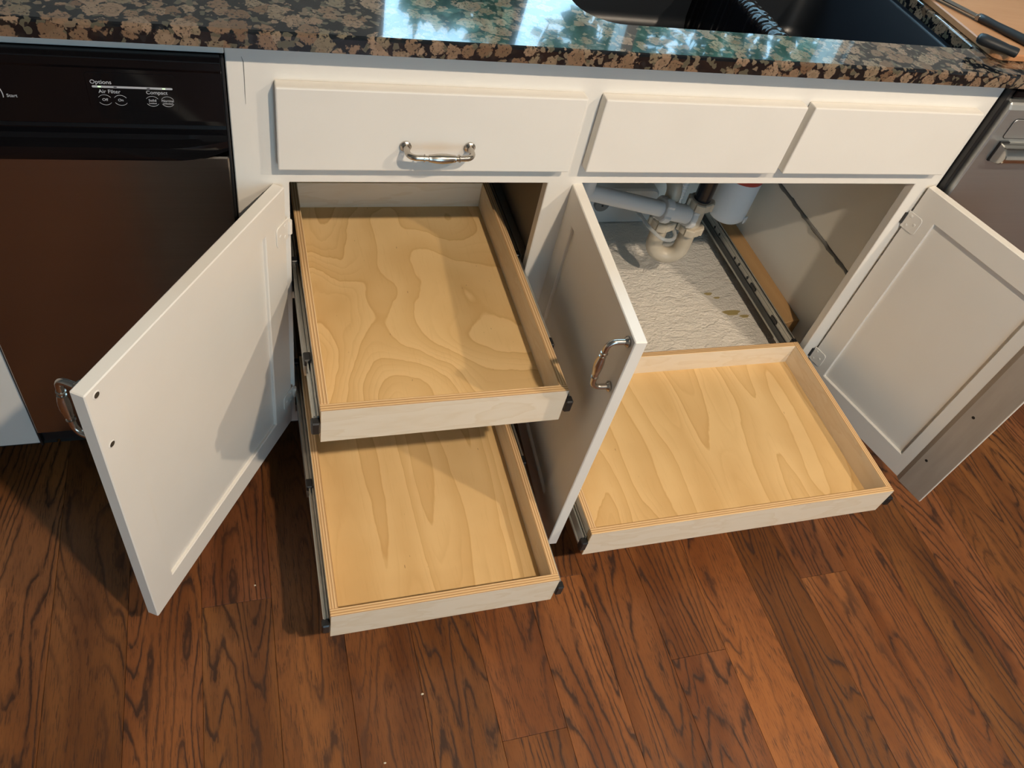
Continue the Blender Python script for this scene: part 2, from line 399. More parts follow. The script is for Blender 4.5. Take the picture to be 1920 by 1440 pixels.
# recessed lamps
for i, (lx, ly, pw) in enumerate(LAMPS):
    place = ['above the sink cabinet', 'above the dishwasher', 'at the glazed doors, dishwasher side', 'at the glazed doors, compactor side'][i]
    r_ = root('recessed_lamp', (lx, ly, RH), 'round white recessed ceiling lamp ' + place, 'ceiling lamp', 'recessed ceiling lamps')
    bm = bmesh.new()
    ro, ri = .085, .06
    rings = [[bm.verts.new((lx + rr * cos(2 * pi * k / 32), ly + rr * sin(2 * pi * k / 32), z)) for k in range(32)] for rr, z in ((ro, RH), (ro, RH - .006), (ri, RH - .008), (ri, RH))]
    for a in range(4):
        A, B = rings[a], rings[(a + 1) % 4]
        for k in range(32): bm.faces.new([A[k], A[(k + 1) % 32], B[(k + 1) % 32], B[k]])
    link('trim_ring', mesh_of(bm, 'trim_ring', M['lamp_trim'], 40), r_)
    tube('lens', [(lx, ly, RH - .001), (lx, ly, RH - .005)], .058, M['lamp_glow'], r_, 32)
    ld = bpy.data.lights.new('lamp_light', 'SPOT'); ld.energy = pw * 10; ld.color = LAMP_COLOR; ld.shadow_soft_size = .035
    ld.spot_size = radians(150); ld.spot_blend = .6
    lo = bpy.data.objects.new('lamp_light', ld); COL.objects.link(lo); lo.location = (lx, ly, RH - .02)

# unseen tree, its leaf clumps placed to block sky reflected in the granite
tr = root('sky_mask_tree', (.9, 2.2, 0), 'unseen leafy green tree outside the window, shaped to mask reflected sky', 'tree')
tube('trunk', [(1.2, 2.3, -.3), (1.15, 2.25, 1.0), (1.0, 2.2, 2.6)], [.09, .07, .04], M['bark'], tr, 10)
bm = bmesh.new()
for k in range(2900):
    cy = 2.2 + random.gauss(0, .06)
    if k < 330: cx = random.uniform(.63, 1.0); cz = random.uniform(1.6, 1.93)
    elif k < 440: cx = random.uniform(.92, 1.01); cz = random.uniform(1.7, 2.2)
    elif k < 560: cx = random.uniform(1.22, 1.5); cz = random.uniform(1.92, 2.3)
    else: cx = random.uniform(1.42, 3.2); cz = random.uniform(1.5, 2.5); cy = 2.25 + random.gauss(0, .15)
    s_ = random.uniform(.035, .085); q = Matrix.Rotation(random.random() * 6.3, 3, Vector((random.random() - .5, random.random() - .5, random.random() - .5)).normalized())
    vv = [bm.verts.new(Vector((cx, cy, cz)) + q @ Vector(p) * s_) for p in ((-1, 0, 0), (-.2, -.45, .1), (1, 0, 0), (-.2, .45, .1))]
    bm.faces.new(vv[:3]); bm.faces.new([vv[0], vv[2], vv[3]])
cr_ = link('mask_leaves', mesh_of(bm, 'mask_leaves', M['leaf']), tr); cr_['kind'] = 'stuff'
gp = box('ground', RX0 - 3, RX1 + 3, RY1 + .3, RY1 + 8, -.4, -.3, M['leaf'], None, 0); struct(gp, 'green garden lawn outside the window', 'lawn')

# ================================================================== BASE CABINET
ZC, CT = .8762, .0221
XL, XR = -.0729, 1.1917
XO2, XO3, XO4, ZOT, ZOB, ZFB = .3984, .458, 1.1366, .6606, .128, .0994
cab = root('base_cabinet', (.56, .3, 0), 'white painted sink base cabinet with three open doors and three drawer fronts', 'cabinet')
cells('face_frame', [XL, 0, XO2, XO3, XO4, XR], [ZFB, ZOB, ZOT, ZC], lambda i, j: not (j == 1 and i in (1, 3)), 0, .019, M['paint'], cab, bev=.0012)
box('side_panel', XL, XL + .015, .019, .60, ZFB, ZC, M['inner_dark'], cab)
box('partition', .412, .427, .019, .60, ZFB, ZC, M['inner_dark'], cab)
# right-hand side wall of the sink bay in two boards with a grey sealed joint between them
box('side_panel', 1.178, 1.1915, .019, .60, ZFB, .3855, M['inner'], cab)
box('side_panel', 1.178, 1.1915, .019, .60, .3935, ZC, M['inner'], cab)
tube('sealed_joint', [(1.179, .02 + .58 * i / 40, .3895 + .0012 * sin(i * 2.3) + .0008 * sin(i * 5.1)) for i in range(41)], [.0048 + .0012 * sin(i * 1.7) for i in range(41)], M['caulk'], cab, 8)
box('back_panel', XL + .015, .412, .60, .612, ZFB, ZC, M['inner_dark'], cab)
box('back_panel', .427, 1.178, .60, .612, ZFB, ZC, M['inner'], cab)
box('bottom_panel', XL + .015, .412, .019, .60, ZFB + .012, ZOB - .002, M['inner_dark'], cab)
box('bottom_panel', .427, 1.178, .019, .60, ZFB + .012, ZOB - .002, M['mat'], cab)
box('toe_kick', XL, XR, .075, .09, 0, ZFB, M['toe'], cab)
box('cleat', -.0575, .0135, .0195, .06, .412, .428, M['paint'], cab)
# textured white liner with stains on the floor of the sink bay
bm = bmesh.new()
nx_, ny_ = 60, 50
g = [[bm.verts.new((.429 + (1.176 - .429) * i / nx_, .02 + .578 * j / ny_, ZOB + .0012 + random.uniform(-.0007, .0007))) for i in range(nx_ + 1)] for j in range(ny_ + 1)]
for j in range(ny_):
    for i in range(nx_): bm.faces.new([g[j][i], g[j][i + 1], g[j + 1][i + 1], g[j + 1][i]])
link('liner', mesh_of(bm, 'liner', M['mat'], True), cab)
for (sx, sy, sr, el) in ((1.040, .27, .010, .5), (1.058, .255, .008, .4), (1.075, .20, .022, .45), (1.105, .185, .012, .5)):
    bm = bmesh.new(); q = [bm.verts.new((sx + sr * (1 + .25 * sin(3 * a) + .1 * sin(7 * a)) * cos(a), sy + el * sr * (1 + .2 * cos(2 * a)) * sin(a), ZOB + .0024)) for a in [2 * pi * k / 20 for k in range(20)]]
    f = bm.faces.new(q); r2 = bmesh.ops.extrude_face_region(bm, geom=[f]); bmesh.ops.translate(bm, verts=[v_ for v_ in r2['geom'] if isinstance(v_, bmesh.types.BMVert)], vec=(0, 0, -.002))
    link('stain', mesh_of(bm, 'stain', M['stain']), cab)

tube('paint_crack', [(-.0535, -.0001, .8480), (-.0515, -.0001, .8410), (-.0515, -.0001, .8200), (-.0520, -.0001, .7980), (-.0520, -.0001, .7830)], [.0003, .0006, .0005, .0004, .0002], M['caulk'], cab, 6)
# ---- pull handle mesh: bases at x = +-.047 on plane y = 0, standing out towards -y
def handle_mesh():
    bm = bmesh.new(); H, S, rb = .047, .029, .012
    pts = []; rad = []
    def add(p, r_): pts.append(Vector(p)); rad.append(r_)
    add((-H, -.002, 0), .0045); add((-H, -S + rb, 0), .0043)
    for a in range(1, 7):
        th = pi / 2 * a / 6; add((-H + rb - rb * cos(th), -S + rb - rb * sin(th), 0), .0043)
    for x, r_ in ((-.027, .0042), (-.0262, .0042), (-.0258, .0056), (-.0246, .0056), (-.0242, .0040), (-.0195, .0040), (-.019, .0054), (-.018, .0052), (-.014, .0058), (-.008, .0067), (0, .0071)):
        add((x, -S - .0018 * (1 - (x / .03) ** 2), 0), r_)
    n = len(pts)
    for i in range(n - 2, -1, -1): add((-pts[i].x, pts[i].y, pts[i].z), rad[i])
    bm_tube(bm, pts, rad, 20)
    for s_ in (-1, 1):
        bm_tube(bm, [(s_ * H, 0, 0), (s_ * H, -.0015, 0), (s_ * H, -.003, 0), (s_ * H, -.0042, 0), (s_ * H, -.006, 0)], [.0078, .0082, .0082, .0066, .0052], 20)
    return mesh_of(bm, 'handle', M['nickel'], 50)
HM = handle_mesh()
# ---- drawer fronts
DT, DB, DF = .8198,   .6951, .0205
for i, (a, b) in enumerate(((-.0156, .4189), (.4472, .7978), (.8117, 1.1607))):
    d = box('drawer_front', a, b, -DF, 0, DB, DT, M['paint'], cab, .0022, segs=2)
    d['label'] = ['wide white drawer front with a nickel pull', 'white false drawer front in the middle', 'white false drawer front beside the dishwasher'][i]
    if i == 0:
        h = link('handle', HM, d, Matrix.Translation((.206, -DF, .738))); h['label'] = 'brushed nickel bow pull'
# ---- doors
DTH, DZT, DZB = .0185, .6591, .1163
def door(nm, hx, hy, a, wd, p0, p1, flip, label):
    MW = Matrix.Translation((hx, hy, 0)) @ Matrix.Rotation(a, 4, 'Z')
    y0, y1 = (-DTH, 0) if not flip else (0, DTH)
    d = cells('door', [0, p0, p1, wd], [DZB, .168, .608, DZT], lambda i, j: not (i == 1 and j == 1), y0, y1, M['paint'], cab, MW, .0014)
    d['label'] = label
    box('panel', p0 - .0005, p1 + .0005, y0 + .006, y1 - .0055, .1675, .6085, M['paint'], d, 0, MW)
    return d, MW
dA, mA = door('door', -.0071, -.0087, -2.1361, .4361, .058, .386, False, 'open white door swung towards the trash compactor')
dB, mB = door('door', .4603, .0034, -1.6332, .3560, .049, .278, False, 'open white door between the tray stacks, nickel pull facing out')
dC, mC = door('door', 1.1667, -.0055, -1.2928, .3480, .051, .291, True, 'open white door with a grey unpainted strip beside the dishwasher')
Hrot = Matrix.Rotation(pi / 2, 4, 'Y')
link('handle', HM, dA, mA @ Matrix.Translation((.4202, -DTH, .601)) @ Hrot)
link('handle', HM, dB, mB @ Matrix.Translation((.3398, -DTH, .597)) @ Hrot)
# screw holes on the inside of door A: small recessed cups with screw heads
for z in (.646, .556):
    bm = bmesh.new(); bm_tube(bm, [(.4202, -.003, z), (.4202, .0009, z)], .0046, 20); 
    o = link('screw', mesh_of(bm, 'screw', M['zinc_dark'], 40), dA, mA)
    bm = bmesh.new()
    R_ = [[bm.verts.new((.4202 + rr * cos(2 * pi * k / 24), y_, z + rr * sin(2 * pi * k / 24))) for k in range(24)] for rr, y_ in ((.0042, .0004), (.0042, .0011), (.0062, .0003))]
    for A_, B_ in ((0, 1), (1, 2)):
        for k in range(24): bm.faces.new([R_[A_][k], R_[A_][(k + 1) % 24], R_[B_][(k + 1) % 24], R_[B_][k]])
    link('screw_collar', mesh_of(bm, 'screw_collar', M['paint'], 40), dA, mA)
# unpainted astragal strip on door C
prism('overlap_strip', [(.316, 0.0), (.326, -.0045), (.3835, -.0045), (.3835, .002), (.349, .002), (.349, 0.0)], 2, DZB - .001, DZT, M['primed'], dC, mC, .0006)['label'] = 'unpainted grey wood strip'
box('strip_edge', .3835, .3855, -.0045, .002, DZB - .001, DZT, M['paint'], dC, .0004, mC)
for s_, z in ((.3375, .2065), (.343, .359)):
    tube('screw_hole', [(s_, -.0040, z), (s_, -.0048, z)], .0032, M['toe'], dC, 12, mC)
# hinges: flat leaf with rounded corners, knuckle and screws
def hinge(d, mw, zc_, sgn, ysurf, wl=.034):
    """leaf on the door's inner face (local y = ysurf side sgn)"""
    prof = rrect(-.004, wl - .004, zc_ - .0185, zc_ + .0185, .006, 4, rs=(.007, .001, .001, .007))
    y0, y1 = (ysurf, ysurf + sgn * .0020)
    o = prism('hinge', prof, 1, min(y0, y1), max(y0, y1), M['paint'], d, mw, .0005)
    bm = bmesh.new(); bm_tube(bm, [(-.0068, ysurf + sgn * .002, zc_ - .012), (-.0068, ysurf + sgn * .002, zc_ + .012)], .0042, 12)
    link('hinge_knuckle', mesh_of(bm, 'hinge_knuckle', M['paint'] if sgn > 0 else M['zinc_dark'], 40), d, mw)  # door C's knuckle is coloured dark to imitate the shaded gap
    for s_, dz in ((.006, .011), (.006, -.010), (.020, 0.0)):
        tube('hinge_screw', [(s_, ysurf + sgn * .0018, zc_ + dz), (s_, ysurf + sgn * .0028, zc_ + dz)], [.0034, .0022], M['paint'], d, 12, mw)
for z in (.5835, .195):
    hinge(dA, mA, z, 1, 0.0); hinge(dB, mB, z, 1, 0.0); hinge(dC, mC, z, -1, 0.0)

# ================================================================== PULL-OUT TRAYS
TH, PT = .0719, .0127
def ply_box(name, x0, x1, y0, y1, z0, z1, edge, parent, floor_m=None):
    bm = bmesh.new(); bm_box(bm, x0, x1, y0, y1, z0, z1, .0007)
    bm.faces.ensure_lookup_table(); bmesh.ops.recalc_face_normals(bm, faces=bm.faces[:])
    for f in bm.faces:
        n = f.normal
        f.material_index = 1 if abs(n.z) > .6 or (edge == 'y' and abs(n.x) > .6) else 0
    return link(name, mesh_of(bm, name, [M['birch'], M['edge_' + edge]]), parent)
SLP = [(.0012, -.0225), (.0118, -.0225), (.0118, -.017), (.0085, -.015), (.0085, .015), (.0118, .017), (.0118, .0225), (.0084, .0225), (.0084, .0120), (.0052, .0120), (.0052, .0225), (.0012, .0225)]
def slide_member(name, xs, dirx, zc_, ya, yb, parent, sc=1.0, m_=None):
    prof = [(xs + dirx * p[0] * min(sc, 1), zc_ + p[1] * sc) for p in SLP]
    return prism(name, prof, 1, ya, yb, m_ or M['zinc'], parent)
def tray(x0, x1, yf, yb, z, fm, label, slides, name='pull_out_tray'):
    t_ = root(name, ((x0 + x1) / 2, (yf + yb) / 2, z), label, 'tray', 'birch plywood pull-out trays')
    ply_box('front_board', x0, x1, yf, yf + PT, z, z + TH, 'y', t_)
    ply_box('back_board', x0 + PT, x1 - PT, yb - PT, yb, z, z + TH, 'y', t_)
    ply_box('side_board', x0, x0 + PT, yf + PT, yb, z, z + TH, 'x', t_)
    ply_box('side_board', x1 - PT, x1, yf + PT, yb, z, z + TH, 'x', t_)
    box('bottom_board', x0 + PT - .003, x1 - PT + .003, yf + PT - .003, yb - PT + .003, z + .008, z + .018, M['ply_floor'][fm], t_, 0)
    zc_ = z + .036
    for sgn, xs in ((-1, x0 - .0002), (1, x1 + .0002)):
        s_ = slide_member('slide', xs, sgn, zc_, yf + .008, yb - .005, t_, .72)
        s_['label'] = 'zinc inner slide rail'
        xa, xb = sorted((xs, xs + sgn * .0125))
        box('end_cap', xa, xb, yf - .004, yf + .010, zc_ - .013, zc_ + .012, M['blackp'], s_, .002)
        if slides:
            xw = xs + sgn * .0125
            ma, oa = slides
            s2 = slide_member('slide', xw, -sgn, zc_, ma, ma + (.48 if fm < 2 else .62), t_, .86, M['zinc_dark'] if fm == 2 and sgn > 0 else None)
            box('end_cap', min(xw, xw - sgn * .011), max(xw, xw - sgn * .011), ma - .006, ma + .012, zc_ + .008, zc_ + .0215, M['blackp'], s2, .0015)
            s3 = slide_member('slide', xw + sgn * .0004, -sgn, zc_, oa, .585, t_, 1.0)
            box('end_cap', min(xw, xw - sgn * .012), max(xw, xw - sgn * .012), oa - .003, oa + .010, zc_ + .010, zc_ + .0240, M['blackp'], s3, .0015)
    return t_
t1 = tray(.0146, .3844, -.2942, .2390, .4245, 0, 'upper birch plywood pull-out tray behind the door beside the compactor', (-.18, .034))
t2 = tray(.0130, .3848, -.4684, .0650, .1448, 1, 'lower birch plywood pull-out tray, directly under the upper tray', (-.218, .061))
t3 = tray(.4660, 1.1205, -.3955, .0135, .1455, 2, 'widest birch plywood pull-out tray, under the sink pipes', (-.13, .025))
# steel bracket behind the wide tray
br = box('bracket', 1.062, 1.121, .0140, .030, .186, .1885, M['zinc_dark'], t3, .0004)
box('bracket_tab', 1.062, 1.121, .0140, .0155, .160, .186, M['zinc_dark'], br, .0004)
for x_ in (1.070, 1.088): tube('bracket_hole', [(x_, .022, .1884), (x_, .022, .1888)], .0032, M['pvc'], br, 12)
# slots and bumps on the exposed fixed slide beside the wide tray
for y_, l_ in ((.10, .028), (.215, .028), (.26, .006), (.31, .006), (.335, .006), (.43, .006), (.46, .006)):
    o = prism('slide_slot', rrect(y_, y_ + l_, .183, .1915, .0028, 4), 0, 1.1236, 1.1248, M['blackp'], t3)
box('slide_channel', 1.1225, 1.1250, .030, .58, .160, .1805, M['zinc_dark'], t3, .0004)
# wooden spacer strip on the cabinet side
spc = prism('spacer_strip', [(1.1345, .150), (1.1775, .150), (1.1775, .2035), (1.160, .2035), (1.1345, .1955)], 1, .092, .585, M['spacer'], cab, None, .001)
spc['label'] = 'brown wood spacer strip'
box('spacer_strip', .428, .4533, .03, .58, .150, .205, M['spacer'], cab)
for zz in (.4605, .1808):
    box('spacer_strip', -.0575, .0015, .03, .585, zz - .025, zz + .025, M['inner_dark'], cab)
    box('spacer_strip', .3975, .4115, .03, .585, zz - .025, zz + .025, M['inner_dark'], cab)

# ================================================================== COUNTERTOP + SINK
SX0, SX1, SY0, SY1 = .418, 1.135, .052, .50
CX0, CX1, CY0, CY1 = -1.6, 2.6, -.0345, .639
ct = None
bm = bmesh.new()
out = rrect(CX0, CX1, CY0, CY1, .002, 1)
hole = rrect(SX0, SX1, SY0, SY1, .05, 8, rs=(.05, .06, .065, .012))
def loop(pts_, z): 
    return [bm.verts.new((p[0], p[1], z)) for p in pts_]
er = .004
zt, zb = ZC + CT, ZC
oT = loop(rrect(CX0 + er, CX1 - er, CY0 + er, CY1 - er, .002, 1), zt); oM = loop(rrect(CX0 + er * .3, CX1 - er * .3, CY0 + er * .3, CY1 - er * .3, .002, 1), zt - er * .3); oS = loop(out, zt - er); oB = loop(out, zb)
hx = lambda d_: rrect(SX0 - d_, SX1 + d_, SY0 - d_, SY1 + d_, .05, 8, rs=(.05, .06, .065, .012))
hT = loop(hx(.0025), zt); hM = loop(hx(.0007), zt - .0008); hS = loop(hx(0), zt - .0026); hB = loop(hx(0), zb)
def strip(a, b):
    n = len(a)
    for k in range(n): bm.faces.new([a[k], a[(k + 1) % n], b[(k + 1) % n], b[k]])
for a, b in ((oT, oM), (oM, oS), (oS, oB), (hT, hM), (hM, hS), (hS, hB)): strip(a, b)
def ringfill(o_, h_):
    es = []
    for L_ in (o_, h_):
        for k in range(len(L_)):
            a, b = L_[k], L_[(k + 1) % len(L_)]
            e = bm.edges.get((a, b)) or bm.edges.new((a, b)); es.append(e)
    bmesh.ops.triangle_fill(bm, edges=es, use_beauty=True)
ringfill(oT, hT); ringfill(oB, hB)
ct = link('countertop', mesh_of(bm, 'countertop', M['granite'], 15))
tag(ct, 'polished brown and black speckled granite countertop above the cabinets', 'countertop')
box('backsplash', CX0, CX1, .619, .6395, ZC + CT + .0002, ZC + CT + .10, M['granite'], ct, .002)

snk = root('kitchen_sink', (.78, .28, .68), 'black double bowl sink set below the granite countertop', 'sink')
def bowl(x0, x1, y0, y1, z0, z1, name):
    bm = bmesh.new(); L_ = []
    for d_, z in ((-.020, z1), (-.020, z1 - .010), (-.008, z1 - .010), (-.008, z0 - .01), (None, None)):
        pass
    prof = [(0, z1), (.002, z1 - .004), (.008, z0 + .03), (.016, z0 + .010), (.035, z0)]
    rings = [[bm.verts.new((p[0], p[1], z)) for p in rrect(x0 + d_, x1 - d_, y0 + d_, y1 - d_, .05, 8)] for d_, z in prof]
    outer = [[bm.verts.new((p[0], p[1], z)) for p in rrect(x0 - .008, x1 + .008, y0 - .008, y1 + .008, .055, 8)] for z in (z1, z0 - .008)]
    for a, b in list(zip(rings, rings[1:])) + [(rings[0], outer[0]), (outer[0], outer[1])]:
        for k in range(len(a)): bm.faces.new([a[k], a[(k + 1) % len(a)], b[(k + 1) % len(b)], b[k]])
    bm.faces.new(rings[-1]); bm.faces.new(outer[1])
    o = link(name, mesh_of(bm, name, M['sink'], 50), snk)
    for cx, cy in ((.63, .28), (1.01, .28)): tube('drain', [(cx, cy, z0 + .0002), (cx, cy, z0 + .003), (cx, cy, z0 + .0012)], [.045, .042, .03], M['steel_bright'], o, 24)
    return o
ZR = ZC - .0005
tub = bowl(SX0 - .004, SX1 - .003, SY0 - .004, SY1 + .004, .690, ZR - .004, 'bowl')
# rim ring below the stone
bm = bmesh.new()
A_ = [[bm.verts.new((p[0], p[1], z)) for p in rrect(SX0 - d_, SX1 + d_, SY0 - d_, SY1 + d_, .05, 8)] for d_, z in ((.020, ZR), (-.001, ZR), (-.001, ZR - .004), (.020, ZR - .004))]
for a in range(4):
    p_, q_ = A_[a], A_[(a + 1) % 4]
    for k in range(len(p_)): bm.faces.new([p_[k], p_[(k + 1) % len(p_)], q_[(k + 1) % len(q_)], q_[k]])
link('rim', mesh_of(bm, 'rim', M['sink'], 40), snk)
# low wet divider between the bowls, beaded with water
bm = bmesh.new(); nn = 150; prev = None
def bead(x, y):
    best = 9.0
    for cx, cy in BEADS:
        best = min(best, ((x - cx) ** 2 * .8 + (y - cy) ** 2) / .00013)
    return max(0.0, 1 - best) ** .5 * .0042
BEADS = [(.865 + (.012 if q % 2 else -.012) + random.uniform(-.004, .004), .135 + q * .0105 + random.uniform(-.002, .002)) for q in range(34)]
for j in range(nn + 1):
    y = SY0 + .004 + (SY1 - SY0 - .008) * j / nn
    ring = []
    for k in range(25):
        th = pi * k / 24
        x = .865 - .0215 * cos(th); b_ = bead(x, y)
        ring.append(bm.verts.new((.865 - (.0215 + b_) * cos(th), y, .812 + (.016 + b_) * sin(th))))
    ring = [bm.verts.new((.8400, y, .692))] + ring + [bm.verts.new((.8900, y, .692))]
    if prev:
        for k in range(len(ring) - 1): bm.faces.new([prev[k], prev[k + 1], ring[k + 1], ring[k]])
    prev = ring
link('divider', mesh_of(bm, 'divider', M['gloss'], True), snk)

# ================================================================== TRASH COMPACTOR
KX0, KX1 = -.4425, -.0745
kp = root('trash_compactor', ((KX0 + KX1) / 2, .3, 0), 'black and stainless trash compactor with a printed control panel', 'appliance')
box('body', KX0 + .004, KX1 - .004, .02, .58, .09, .849, M['gloss'], kp)
box('side_trim', KX1 - .004, KX1 - .0002, -.006, .02, .099, .8495, M['blackp'], kp, .0008)
box('side_trim', KX0 + .0002, KX0 + .004, -.006, .02, .099, .8495, M['blackp'], kp, .0008)
prism('control_panel', [(.02, .757), (-.0125, .757), (-.0130, .764), (-.0130, .831), (-.0150, .835), (-.0142, .845), (-.008, .8495), (.02, .8495)], 0, KX0 + .004, KX1 - .004, M['gloss'], kp, None, .0008)
# hand grip lip with a bowed lower edge
bm = bmesh.new(); nn = 24; rows = []
for i in range(nn + 1):
    u = i / nn; x = KX0 + .004 + (KX1 - KX0 - .008) * u
    e = max(0.0, abs(u - .5) * 2 - .62) / .38
    zl = .710 + .010 * e ** 2; bulge = .026 - .010 * e ** 2
    rows.append([bm.verts.new((x, y, z)) for y, z in ((.02, .7565), (-.010, .7565), (-.0125, .752), (-.0105, .742), (-.013, .736 + .004 * e), (-bulge, .731 + .006 * e), (-bulge - .001, .722 + .006 * e), (-bulge + .004, zl), (.02, zl))])
for a, b in zip(rows, rows[1:]):
    for k in range(9): bm.faces.new([a[k], a[(k + 1) % 9], b[(k + 1) % 9], b[k]])
bm.faces.new(rows[0]); bm.faces.new(rows[-1])
link('grip', mesh_of(bm, 'grip', M['gloss'], 30), kp)
box('door_panel', KX0 + .004, KX1 - .004, -.0125, .019, .142, .7095, M['steel_dark'], kp, .002)
box('base_panel', KX0 + .004, KX1 - .004, .004, .02, .1005, .1415, M['blackp'], kp, .001)
box('toe_panel', KX0 + .004, KX1 - .004, .075, .09, 0, .1005, M['toe'], kp, .001)
# printed control field
PY = -.0131
fld = prism('control_field', rrect(-.2335, -.1330, .7765, .8265, .005, 4), 1, PY - .0006, PY + .001, M['gloss'], kp, None, .0003)
PY2 = PY - .0007
def letters(body, x, z, size, parent=fld, al='LEFT', y=PY2):
    cu = bpy.data.curves.new('lettering', 'FONT'); cu.body = body; cu.size = size; cu.align_x = al; cu.extrude = .00008; cu.offset = .00004
    cu.materials.append(M['print'])
    mw = Matrix.Translation((x, y, z)) @ Matrix.Rotation(pi / 2, 4, 'X')
    tmp = bpy.data.objects.new('lettering_curve', cu); COL.objects.link(tmp); bpy.context.view_layer.update()
    me = bpy.data.meshes.new_from_object(tmp.evaluated_get(bpy.context.evaluated_depsgraph_get())); bpy.data.objects.remove(tmp)
    return link('lettering', me, parent, mw)
letters('Options', -.2290, .8120, .0072)
letters('Air Filter', -.2215, .8000, .0066)
letters('Compact', -.1685, .8005, .0066)
letters('Off', -.2160, .7895, .0048, al='CENTER'); letters('On', -.1985, .7895, .0048, al='CENTER')
letters('Solid', -.1625, .7905, .0046, al='CENTER'); letters('Locked', -.1625, .7872, .0030, al='CENTER')
letters('Normal', -.1450, .7905, .0046, al='CENTER'); letters('Unlocked', -.1450, .7872, .0030, al='CENTER')
letters('Start', -.3215, .7905, .0058, kp, y=PY - .0003)
prism('indicator_bar', rrect(-.2275, -.1375, .8070, .8096, .0012, 3), 1, PY2 - .0002, PY2 + .0002, M['print'], fld)
for x_, m_ in ((-.2195, 'led'), (-.2020, 'toe'), (-.1650, 'toe'), (-.1475, 'led')):
    box('indicator_lamp', x_ - .0017, x_ + .0017, PY2 - .0004, PY2, .8077, .8089, M[m_], fld, 0)
for x_ in (-.2160, -.1985, -.1625, -.1450):
    for s_ in (1, -1):
        pts = [(x_ + .0082 * cos(pi / 2 + d_), PY2, .7908 + s_ * (.0082 * sin(pi / 2 + d_) - .0014)) for d_ in [(-.95 + 1.9 * k / 12) for k in range(13)]]
        tube('button_outline', pts, .00028, M['print'], fld, 5)
tube('dial_mark', arc_pts((-.3465, PY - .0002, .7930), (1, 0, 0), (0, 0, 1), .0215, -.15, 2.4, 20), .0006, M['print'], kp, 6)
# start key dial, mostly past the picture edge
bm = bmesh.new(); bm_tube(bm, [(-.3465, PY + .001, .793), (-.3465, PY - .010, .793), (-.3465, PY - .013, .793)], [.0165, .0155, .0125], 28)
link('dial', mesh_of(bm, 'dial', M['blackp'], 40), kp)

# ================================================================== neighbouring cabinet on the compactor's other side
nb = root('base_cabinet', (-.9, .3, 0), 'white painted cabinet end on the far side of the trash compactor', 'cabinet')
box('face_frame', -1.4, -.4441, 0, .019, ZFB, ZC, M['paint'], nb)
box('side_panel', -.4595, -.4445, .019, .60, ZFB, ZC, M['inner'], nb)
box('toe_kick', -1.4, -.4445, .075, .09, 0, ZFB, M['toe'], nb)
fr_ = box('filler_rail', KX0 - .001, KX1 + .001, 0, .019, .8505, ZC - .0002, M['paint'], cab); fr_['label'] = 'narrow white rail above the compactor'

# ================================================================== DISHWASHER
DX0, DX1 = 1.1935, 1.792
dw = root('dishwasher', ((DX0 + DX1) / 2, .3, 0), 'stainless steel dishwasher with a bar handle beside the white cabinet', 'appliance')
box('body', DX0 + .004, DX1 - .004, .03, .58, .09, .862, M['blackp'], dw)
box('seal', DX0 + .0005, DX0 + .010, -.012, .03, .099, .862, M['blackp'], dw, .001)
box('control_edge', DX0 + .010, DX1, -.016, .03, .8485, .8635, M['gloss'], dw, .002)
prism('door_panel', [(.02, .11), (-.022, .11), (-.0245, .118), (-.0245, .832), (-.020, .842), (-.006, .848), (.02, .848)], 0, DX0 + .010, DX1, M['steel'], dw, None, .0025)
prism('vent_cover', rrect(DX0 + .038, DX0 + .20, .778, .815, .006, 4), 1, -.0262, -.024, M['steel'], dw, None, .0006)
prism('vent_outline', rrect(DX0 + .0368, DX0 + .2012, .7768, .8162, .007, 4), 1, -.0252, -.0238, M['blackp'], dw)
hz = .752
hprof = [(-.0243, hz + .018)] + [(-.0300 - .026 * sin(pi * k / 12), hz + .018 * cos(pi * k / 12)) for k in range(13)] + [(-.0243, hz - .018)]
prism('bar_handle', hprof, 0, DX0 + .040, DX1 - .04, M['steel_bright'], dw, None, .0015, 40)
prism('handle_outline', [(DX0 + .0385, hz - .0195), (DX0 + .06, hz - .0195), (DX0 + .06, hz + .0195), (DX0 + .0385, hz + .0195)], 1, -.0285, -.0240, M['blackp'], dw)
box('toe_panel', DX0 + .004, DX1, .06, .075, 0, .1, M['toe'], dw)

